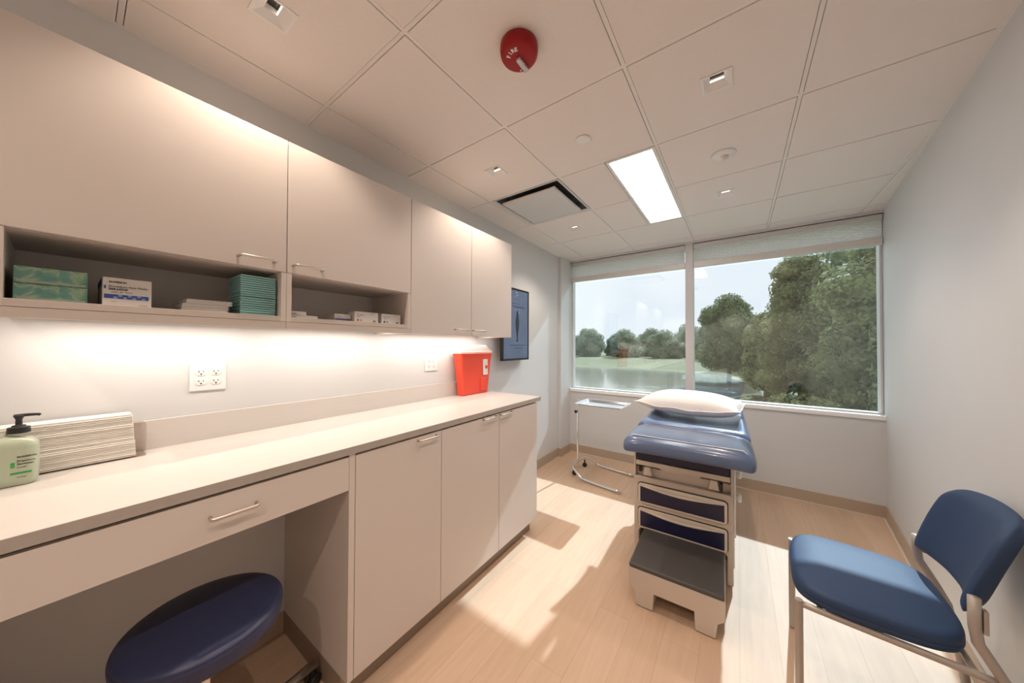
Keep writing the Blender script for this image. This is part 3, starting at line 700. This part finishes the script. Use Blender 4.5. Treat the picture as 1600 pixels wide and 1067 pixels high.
# ------------------------------------------------------------------ instrument stand
t = thing('instrument_stand', 'chrome instrument stand with a shallow tray by the window', 'instrument stand', (-1.47, 3.33, 0))
ph = [(-.905, 3.03, .020), (-1.28, 3.085, .020), (-1.36, 3.10, .050), (-1.42, 3.125, .085), (-1.465, 3.17, .095), (-1.478, 3.23, .097), (-1.478, 3.42, .097), (-1.465, 3.50, .095), (-1.42, 3.535, .085), (-1.36, 3.55, .050), (-1.28, 3.555, .020), (-.905, 3.50, .020)]
def smoothpath(p, n=4):
    P = [Vector(q) for q in p]; out = []
    for i in range(len(P)-1):
        p0, p1, p2, p3 = P[max(i-1, 0)], P[i], P[i+1], P[min(i+2, len(P)-1)]
        for k in range(n):
            s = k/n; out.append(.5*((2*p1)+(p2-p0)*s+(2*p0-5*p1+4*p2-p3)*s*s+(3*p1-p0-3*p2+p3)*s**3))
    out.append(P[-1]); return out
MB().tube(smoothpath(ph), .0125, 12).build('base', 'chrome', t, smooth=True)
for (x, y) in ((-1.45, 3.19), (-1.45, 3.47)):
    c_ = MB().lathe([(0, -.012), (.022, -.012), (.025, -.008), (.025, .008), (.022, .012), (0, .012)], (x, y, .026), n=20, axis='Y'); c_.tube([(x, y, .05), (x, y, .085)], .008, 8); c_.build('caster', 'black', t)
MB().lathe([(.014, .0), (.014, .03), (.010, .031), (.010, .57)], (-1.477, 3.33, .09), n=16).build('lower_pole', 'chrome', t)
MB().tube(smoothpath([(-1.477, 3.33, .60), (-1.477, 3.33, .745), (-1.474, 3.325, .77), (-1.45, 3.30, .796), (-1.42, 3.27, .800), (-1.0, 3.25, .800)]), .0065, 10).build('upper_pole', 'chrome', t, smooth=True)
MB().lathe([(.012, 0), (.018, .003), (.018, .035), (.012, .038)], (-1.477, 3.33, .65), n=16).build('collar', 'chrome', t)
MB().lathe([(0, -.052), (.014, -.052), (.018, -.046), (.018, -.036), (.014, -.030), (.006, -.028), (.006, -.01)], (-1.480, 3.33, .668), n=16, axis='Y').xform(Matrix.Identity(4)).build('knob', 'black', t)
TRY = [(-1.17, 3.13)]
def tr_(hx, hy, z, r): return [(-1.13+x, 3.13+y, z) for x, y in rrect(hx*2, hy*2, r, 4)]
MB().rings([tr_(.238, .178, .8265, .03), tr_(.238, .178, .8285, .03), tr_(.222, .162, .8285, .025), tr_(.206, .146, .812, .02), tr_(.01, .01, .812, .005)], cap=False).build('tray_x', 'chrome', t) if False else None
tray = thing('instrument_tray', 'shallow stainless tray lying on the instrument stand', 'tray', (-1.11, 3.12, .807), local=True)
def tq(hx, hy, z, r): return [(x, y, z) for x, y in rrect(hx*2, hy*2, r, 4)]
M['steel'] = mat('polished_steel', (.78, .80, .84), .16, 1)
MB().rings([tq(.205, .145, 0, .02), tq(.222, .162, .018, .025), tq(.238, .178, .018, .03), tq(.238, .178, .020, .03), tq(.221, .161, .020, .025), tq(.204, .144, .002, .02)]).build('pan', 'steel', tray, bevel=.0008)

# ------------------------------------------------------------------ exam table
t = thing('exam_table', 'blue-cushioned exam table with navy-panelled drawers and pull-out step', 'exam table', (-.297, 2.205, 0), rz=math.radians(1.8), local=True)
HW = .272
# body with step recess
b = MB()
def front_ring(y, ins=0):
    return [(x, y, z) for x, z in ((-HW+ins, .03), (-HW+.03, .03), (-HW+.03, .19), (-HW+.045, .205), (HW-.045, .205), (HW-.03, .19), (HW-.03, .03), (HW-ins, .03), (HW-ins, .545), (-HW+ins, .545))]
b.rings([front_ring(0), front_ring(1.02)])
b.build('body', 'tbl', t, bevel=.006, seg=3)
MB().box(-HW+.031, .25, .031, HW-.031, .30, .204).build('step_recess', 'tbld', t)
MB().box(-HW+.01, .03, .545, HW-.01, 1.0, .60).build('upper_body', 'tbl', t, bevel=.004)
MB().box(-HW, .0, .545, -HW+.012, 1.02, .76).box(HW-.012, .0, .545, HW, 1.02, .76).box(-HW+.012, .35, .60, HW-.012, 1.02, .76).build('side_panels', 'tbl', t, bevel=.003)
def drawer(z0, z1, lab):
    w = .243; h = z1-z0; zc = (z0+z1)/2
    d = MB(); pts = [(x, 0, zc+z) for x, z in rrect(w*2, h, .018, 5)]
    d.prism([(p[0], -.016, p[2]) for p in pts], (0, .0155, 0)); d = d.build('drawer', 'tblt', t, bevel=.003)
    pts = [(x, -.0015, zc+z) for x, z in rrect(w*2+.010, h+.010, .022, 5)]
    MB().prism(pts, (0, .0012, 0)).build('shadow_gap', 'black', d)
    wi = w-.014; top = []
    for k in range(13):
        s = -1+2*k/12; top.append((s*wi, -.0175, z1-.018-.020*(1-abs(s)**2.0)*1.0 if True else 0))
    pp = [(-wi, -.0175, z0+.012), (wi, -.0175, z0+.012)] + top[::-1]
    MB().prism(pp, (0, .0012, 0)).build('navy_inlay', 'navy', d, label='dark navy inlay')
    # scooped grip lip
    g = MB(); g.tube([(s*(w-.03), -.016-.008*(1-s*s), z1-.014-.014*(1-s*s)) for s in [-1+2*k/12 for k in range(13)]], [.002+.007*(1-(-1+2*k/12)**2) for k in range(13)], 8)
    g.build('grip', 'tblt', d, smooth=True)
drawer(.378, .505, 'upper'); drawer(.217, .345, 'lower')
# pan shelf, clips and tray rail in the gap above the drawers
MB().box(-HW+.012, .10, .60, HW-.012, .112, .70).build('gap_back', 'tbl', t)
MB().box(-HW+.013, .001, .618, HW-.013, .06, .648).prism([(-.12, .001, .619), (.12, .001, .619), (.10, .001, .607), (-.10, .001, .607)], (0, .05, 0)).build('pan_tray', 'tblt', t, bevel=.003)
for sx in (-.205, .16):
    MB().prism([(sx, -.002, .612), (sx+.035, -.002, .612), (sx+.045, -.002, .556), (sx-.010, -.002, .556)], (0, .028, 0)).build('clip', 'tblt', t, bevel=.004)
MB().box(.207, -.001, .553, .222, .028, .600).box(-.242, -.001, .575, -.225, .028, .602).build('latch', 'black', t)
MB().box(-HW+.014, -.004, .652, HW-.014, .30, .725).build('leg_extension', 'navy', t, bevel=.012, seg=3, label='dark navy padded leg extension')
# right side rail with white knobs
MB().box(HW, .02, .30, HW+.012, .10, .74).box(HW, .13, .06, HW+.008, 1.0, .50).build('side_rail', 'white', t, bevel=.004)
for (y, z) in ((.05, .66), (.05, .60), (.06, .52), (.07, .46)): 
    MB().lathe([(0, .030), (.016, .029), (.024, .022), (.024, .012), (.014, .008), (.014, 0)], (HW+.012, y, z), n=16, axis='X').build('side_knob', 'white', t, smooth=True) if z in (.66, .52) else None
MB().box(HW+.03, .95, .74, HW+.075, 1.03, .80).build('roll_bracket', 'white', t, bevel=.008)
# step
s0 = -.42
st = MB(); w = .222
prof = [(-w, .195), (w, .195), (w, .10), (w-.032, .075), (w-.040, .004), (w-.125, .004), (w-.130, .092), (-w+.130, .092), (-w+.125, .004), (-w+.040, .004), (-w+.032, .075), (-w, .10)]
st.prism([(x+.010, -.405, z) for x, z in prof], (0, .62, 0))
for v in st.bm.verts:
    pass
stp = st.build('pull_out_step', 'tbl', t, bevel=.005, seg=3)
MB().prism([(x+.010, y, .1955) for x, y in ((-w+.004, -.408), (w-.004, -.408), (w-.004, .19), (-w+.004, .19))], (0, 0, .024)).build('tread_pad', 'step', stp, bevel=.008, seg=3)
# feet / base plinth
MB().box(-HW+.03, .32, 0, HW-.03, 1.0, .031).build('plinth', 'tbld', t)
# cushions: cross-sections along y
def section(y, cx, hw, zt, zb, dip=0, arch=0, n=40):
    pts = []
    for k in range(n):
        a = 2*PI*k/n; ca, sa = math.cos(a), math.sin(a)
        ex = .38
        x = math.copysign(abs(ca)**ex, ca); z = math.copysign(abs(sa)**.62, sa)
        X = cx+hw*x; zm = (zt+zb)/2; Zv = zm+(zt-zb)/2*z
        if sa > 0: Zv -= dip*max(0, 1-(x*1.12)**4)
        else: Zv += .026*max(0, 1-abs(x)**5)*arch
        pts.append((X, y, Zv))
    return pts
CX = .040
front = MB(); R_ = []
for (y, hw, zt, zb) in ((-.262, .292, .800, .770), (-.258, .310, .830, .758), (-.242, .320, .850, .750), (-.215, .325, .864, .746), (-.18, .326, .872, .745), (-.10, .326, .876, .746), (0, .326, .877, .747), (.08, .325, .876, .748), (.125, .323, .868, .752), (.140, .315, .845, .765)):
    R_.append(section(y, CX, hw, zt, zb, 0, 1 if y < -.1 else max(0, -y/.1)))
fc = front.rings(R_).build('seat_cushion', 'vinyl', t, smooth=True)
# piping: follows the top front edge
pp = []
for k in range(41):
    s = -1+2*k/40; x = CX+s*.318
    z = .8675-.052*max(0, abs(s)-.86)/.14*1.0
    pp.append((x, -.205-.004*(1-s*s) + .03*max(0, abs(s)-.9)/.1, z+.0015))
MB().tube(pp, .0028, 8).build('piping', 'piping', fc, smooth=True, label='pale piping')
back = MB(); R_ = []
for (y, hw, zt, zb, dip) in ((.138, .312, .845, .775, 0), (.150, .322, .872, .760, 0), (.185, .326, .888, .752, .004), (.24, .326, .892, .750, .034), (.32, .326, .892, .750, .052), (.50, .326, .893, .752, .056), (.75, .325, .900, .758, .050), (1.0, .324, .910, .766, .030), (1.15, .323, .918, .772, .020), (1.24, .320, .918, .776, .006), (1.29, .312, .905, .785, 0), (1.31, .298, .875, .800, 0)):
    R_.append(section(y, CX, hw, zt, zb, dip, n=36))
back.rings(R_).build('back_cushion', 'vinyl', t, smooth=True)
MB().box(-.20, .15, .725, .26, 1.15, .755).build('cushion_board', 'black', t)
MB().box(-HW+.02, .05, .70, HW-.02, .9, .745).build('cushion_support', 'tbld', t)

# pillow
t = thing('pillow', 'plump white pillow lying on the head end of the exam table', 'pillow', (-.315, 2.83, .880), rz=math.radians(-5), local=True)
N = 30; V = {}
bm = bmesh.new()
def pil(u, v, sgn):
    au, av = abs(u), abs(v)
    x = .345*u*(1-.07*(1-av*av)*0 - .05*(1-v*v)*(au**4)); y = .225*v*(1-.10*(1-u*u)*(av**4)*1.0)
    f = ((1-au**2.6)*(1-av**2.2)); f = max(0, f)**.52
    z = (.120 if sgn > 0 else -.060)*f
    z += .006*math.sin(9*u+3*v)*math.cos(7*v-2*u)*(1-f)*(1 if sgn > 0 else .3)
    zz = .055 + z + .03*au*au*av*av
    return (x, y, zz)
for sgn in (1, -1):
    g = [[bm.verts.new(pil(-1+2*i/N, -1+2*j/N, sgn)) for j in range(N+1)] for i in range(N+1)]
    for i in range(N):
        for j in range(N): bm.faces.new((g[i][j], g[i+1][j], g[i+1][j+1], g[i][j+1]))
bmesh.ops.remove_doubles(bm, verts=bm.verts, dist=1e-5)
mb = MB(); mb.bm.free(); mb.bm = bm
pl = mb.build('cover', 'pillow', t, smooth=True, subsurf=1)
sm = MB(); pts = []
for k in range(N+1): pts.append(pil(-1+2*k/N, -1, 1))
for k in range(1, N+1): pts.append(pil(1, -1+2*k/N, 1))
for k in range(1, N+1): pts.append(pil(1-2*k/N, 1, 1))
for k in range(1, N): pts.append(pil(-1, 1-2*k/N, 1))
sm.tube(pts, .0035, 6, closed=True).build('edge_seam', 'pillow', t, smooth=True)

# ------------------------------------------------------------------ guest chair (front faces -x)
t = thing('guest_chair', 'blue vinyl guest chair with taupe metal frame against the right wall', 'chair', (.20, 1.875, 0), rz=math.radians(-3.5), local=True)
# seat: superelliptic, front at x=0, back at x=.44
bm = bmesh.new(); NR, NS = 10, 64
def seat_outline(a):
    ca, sa = math.cos(a), math.sin(a)
    x = math.copysign(abs(ca)**.55, ca); y = math.copysign(abs(sa)**.50, sa)
    hw = .262-.018*(x+1)/2
    return .2+.215*x, hw*y
rings = []
zs = [(.80, .428, ), (.95, .430), (.985, .436), (1.0, .448), (.998, .4545), (.990, .4565), (.998, .4585), (1.0, .462), (.997, .474), (.985, .483), (.955, .489), (.91, .492), (.6, .495), (.3, .496), (.02, .496)]
for s, z in zs:
    ring = []
    for k in range(NS):
        x, y = seat_outline(2*PI*k/NS)
        xx = .2+(x-.2)*s; zz = z + (.010*((x-.2)/.215)**2 if False else 0) - .016*max(0, (.06-xx)/.08)**2
        ring.append((xx, y*s, zz))
    rings.append(ring)
MB().rings(rings).build('seat', 'vinyl2', t, smooth=True)
# backrest
bk = []
def bpt(s, q, side):
    # q 0..1 bottom to top ; s -1..1 along width ; arch at the bottom
    zb = .562 + .012*abs(s)**2; ztop = .872 - .022*abs(s)**3 - .045*abs(s)**12
    hw = .214 + .012*q**1.2 - .016*q**5
    z = zb + (ztop-zb)*q
    y = s*hw
    x = .425 + .092*(z-.50)/.38 - .060*abs(s)**2.4 + .020*q*q
    th = .024*(max(0, 1-(abs(s))**6)*max(0, 1-(2*q-1)**6))**.4 + .004
    return (x + side*th, y, z)
NB, NQ = 28, 16
bm = bmesh.new()
for side in (-1, 1):
    gr = [[bm.verts.new(bpt(-1+2*i/NB, j/NQ, side)) for j in range(NQ+1)] for i in range(NB+1)]
    for i in range(NB):
        for j in range(NQ): bm.faces.new((gr[i][j], gr[i+1][j], gr[i+1][j+1], gr[i][j+1]))
    if side == -1: g0 = gr
    else: g1 = gr
for i in range(NB):
    for j in (0, NQ): bm.faces.new((g0[i][j], g0[i+1][j], g1[i+1][j], g1[i][j]))
for j in range(NQ):
    for i in (0, NB): bm.faces.new((g0[i][j], g0[i][j+1], g1[i][j+1], g1[i][j]))
mb = MB(); mb.bm.free(); mb.bm = bm
mb.build('backrest', 'vinyl2', t, smooth=True, subsurf=1)
for sy in (-1, 1):
    y = sy*.243
    MB().tube([(.0, y, .438), (.0, y, .415), (.0, y, 0.004)], .0125, 12).build('leg', 'frame', t, smooth=False)
    MB().tube([(.0, y, .425), (.05, y, .4225), (.40, y, .415), (.442, y, .412)], .011, 12, flat=1.0).build('seat_rail', 'frame', t, smooth=True)
    MB().tube([(.396, y, .645 if sy < 0 else .61), (.396, y, .56), (.402, y, .51), (.420, y, .475), (.446, y, .423), (.474, y, .36), (.50, y, .20), (.525, y, .004)], .0135, 12).build('rear_leg', 'frame', t, smooth=True)
    MB().box(.410, y-.010, .545, .420, y+.010, .615).build('back_bracket', 'frame', t, bevel=.002)
MB().tube([(.40, -.243, .412), (.40, .243, .412)], .009, 10).build('cross_bar', 'frame', t)
MB().tube([(.06, -.243, .420), (.06, .243, .420)], .009, 10).build('cross_bar', 'frame', t)

# ------------------------------------------------------------------ outdoors
GZ = -3.6
struct('lawn', MB().box(-260, 4.6, GZ-.5, 260, 320, GZ), 'grass')
WL = -3.3
struct('pond', MB().prism([(-60, 22, GZ), (-12, 14, GZ), (1.5, 24, GZ), (2.2, 50, GZ), (-3, 66, GZ), (-20, 72, GZ), (-50, 70, GZ), (-90, 60, GZ)], (0, 0, .03)), 'water')
hb = MB(); 
hp = [(-80, 74, GZ), (-30, 76, GZ), (-12, 75, GZ), (-2, 72, GZ), (10, 78, GZ), (10, 125, GZ), (-80, 125, GZ)]
a_ = [hb.bm.verts.new(p) for p in hp]; tp = [hb.bm.verts.new((p[0]*.8-4, 98 + (p[1]-98)*.45, GZ+1.6)) for p in hp]
for i in range(len(hp)): hb.bm.faces.new((a_[i], a_[(i+1) % 7], tp[(i+1) % 7], tp[i]))
hb.bm.faces.new(tp)
struct('grass_bank', hb, 'grass')

def foliage(name, blobs, n, size, m, parent, seed=1, inner=True):
    rng = np.random.default_rng(seed)
    B = np.array([(b[0], b[1], b[2], b[3], b[4]) for b in blobs], float)
    wgt = B[:, 3]**2; wgt /= wgt.sum(); idx = rng.choice(len(B), n, p=wgt)
    d = rng.normal(size=(n, 3)); d /= np.linalg.norm(d, axis=1)[:, None]
    rad = rng.uniform(.72, 1.08, n)
    C = B[idx, :3] + d*rad[:, None]*np.stack([B[idx, 3], B[idx, 3], B[idx, 4]], 1)
    u = rng.normal(size=(n, 3)); u /= np.linalg.norm(u, axis=1)[:, None]
    nrm = d + .6*u; nrm /= np.linalg.norm(nrm, axis=1)[:, None]
    a = np.cross(nrm, rng.normal(size=(n, 3))); a /= np.linalg.norm(a, axis=1)[:, None]; b = np.cross(nrm, a)
    s = size*rng.uniform(.6, 1.3, n)[:, None]
    V = np.stack([C-a*s*.5, C+b*s*.32, C+a*s*.5, C-b*s*.32], 1).reshape(-1, 3)
    me = bpy.data.meshes.new(name)
    F = np.arange(4*n).reshape(n, 4)
    verts = V.tolist(); faces = F.tolist()
    if inner:
        bmx = bmesh.new()
        for bb in blobs:
            r_ = bmesh.ops.create_icosphere(bmx, subdivisions=2, radius=1)
            for v in r_['verts']:
                k = rng.uniform(.58, .76)
                v.co = Vector((bb[0]+v.co.x*bb[3]*k, bb[1]+v.co.y*bb[3]*k, bb[2]+v.co.z*bb[4]*k))
        o0 = len(verts); bmx.verts.index_update()
        verts += [tuple(v.co) for v in bmx.verts]; faces += [[o0+v.index for v in f.verts] for f in bmx.faces]; bmx.free()
    me.from_pydata(verts, [], faces); me.materials.append(M[m]); me.update()
    o = bpy.data.objects.new(name, me); COL.objects.link(o); o.parent = parent
    return o
def tree(x, y, h, r, label, m, n, size, seed, name='leafy_tree', low=.3, group='trees beyond the window', nb=16, trunkr=.22, pale=False):
    t = thing(name, label, 'tree', (x, y, GZ), group=group, local=True)
    random.seed(seed); blobs = []
    for k in range(nb):
        q = (k+random.random())/nb; zz = h*low + r*.25 + (h*(1-low)-r*.75)*q
        rr = r*(math.sin(PI*(.16+.72*q)))**.6
        a = k*2.4+random.uniform(-.5, .5); d = rr*random.uniform(.30, .74)
        br = r*random.uniform(.30, .44)
        blobs.append((math.cos(a)*d, math.sin(a)*d, zz, br, br*random.uniform(.7, .9)))
    blobs.append((0, 0, h-r*.35, r*.42, r*.35))
    foliage('foliage', blobs, n, size, m, t, seed)
    tr = MB(); tr.tube([(0, 0, -.1), (.05, 0, h*.25), (-.05, .05, h*.5), (0, 0, h*.8)], [trunkr*1.3, trunkr, trunkr*.75, trunkr*.3], 10)
    for bl in blobs[:7]:
        tr.tube([(0, 0, max(h*.2, bl[2]-r*.7)), (bl[0]*.5, bl[1]*.5, bl[2]-r*.25), (bl[0], bl[1], bl[2])], [trunkr*.5, trunkr*.33, trunkr*.12], 6)
    tr.build('trunk', 'bark', t, smooth=True)
    return t
tree(3.7, 30.5, 11.9, 2.9, 'big leafy tree whose crown fills the middle of the wide window pane', 'leaf', 30000, .24, 1, low=.08, nb=34)
tree(6.6, 24, 12.9, 3.7, 'tallest tree, at the right edge of the wide window pane', 'leaf', 34000, .24, 2, low=.05, nb=38)
tree(8.0, 37.5, 15.6, 3.6, 'dark tree between and behind the two big trees at the right of the window', 'leaf2', 9000, .36, 3, low=.06, nb=24)
tree(-1.0, 52, 12.2, 4.1, 'round tree left of the big one, just right of the mullion', 'leaf2', 22000, .36, 4, low=.12, nb=22)
tree(5.6, 64, 12.4, 5, 'broad tree standing behind the big leafy one', 'leaf2', 8000, .5, 5, low=.05, nb=20)
tree(-.6, 78, 11.5, 5, 'tree hidden low behind the round tree near the mullion', 'leaf', 6000, .6, 15, low=.05, nb=20)
far = [(-50, 98), (-39, 98), (-28, 98), (-17, 98), (-6, 98), (-58, 112), (-46.5, 112), (-35, 112), (-23.5, 112), (-12, 112), (-.5, 112), (-61, 126), (-49.5, 126), (-38, 126), (-26.5, 126), (-15, 126), (-3.5, 126), (8, 126)]
far.sort(key=lambda q: q[0]/q[1])
ORD = ['leftmost', '2nd', '3rd', '4th', '5th', '6th', '7th', '8th', '9th', '10th', '11th', '12th', '13th', '14th', '15th', '16th', '17th', 'rightmost']
protos = []; random.seed(5); jit = [random.uniform(-.9, .9) for _ in far]
for i, (x, y) in enumerate(far):
    sl = .052 + .028*max(0, (x/y+.2)/.2) - .008*max(0, 1-abs(x/y+.27)/.1)
    h = 5 + sl*y + jit[i]
    lab = 'hazy distant tree beyond the pond, %s from the left along the far shore' % ORD[i] if 0 < i < 17 else 'hazy distant tree beyond the pond, %s on the far shore' % ORD[i]
    if i < 3:
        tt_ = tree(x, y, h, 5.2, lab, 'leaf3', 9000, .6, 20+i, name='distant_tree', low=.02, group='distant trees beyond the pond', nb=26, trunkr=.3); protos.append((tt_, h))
    else:
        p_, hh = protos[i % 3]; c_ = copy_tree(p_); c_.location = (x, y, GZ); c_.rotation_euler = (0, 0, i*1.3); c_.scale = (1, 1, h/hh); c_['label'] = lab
tree(2.3, 40, 8.4, 2.6, 'lower tree filling the gap between the round tree and the big leafy tree', 'leaf', 12000, .3, 31, low=.03, nb=20)
# shrubs on the near bank
for i, (x, y, h, r, lab) in enumerate(((2.6, 22, 2.6, 1.4, 'low shrub on the near bank under the big tree'), (5.6, 19.5, 3.0, 1.4, 'taller shrub on the near bank at the lower right of the window'), (1.2, 27, 1.8, 1.2, 'smallest shrub by the water, right of the mullion'))):
    t = thing('shrub', lab, 'shrub', (x, y, GZ), group='shrubs on the near bank', local=True)
    random.seed(40+i); bl = [(random.uniform(-r, r)*.6, random.uniform(-r, r)*.6, h*random.uniform(.25, .75), r*.5, h*.28) for q in range(9)]
    foliage('foliage', bl, 3500, .22, 'leaf', t, 50+i)
    MB().tube([(0, 0, 0), (0, .05, h*.5)], [.06, .03], 6).build('stem', 'bark', t)
# building's outer skin below the window, so that the low wall has an outside
struct('wall_outside', MB().box(-2.4, 4.06, GZ, 1.6, 4.2, .79), 'extwall')
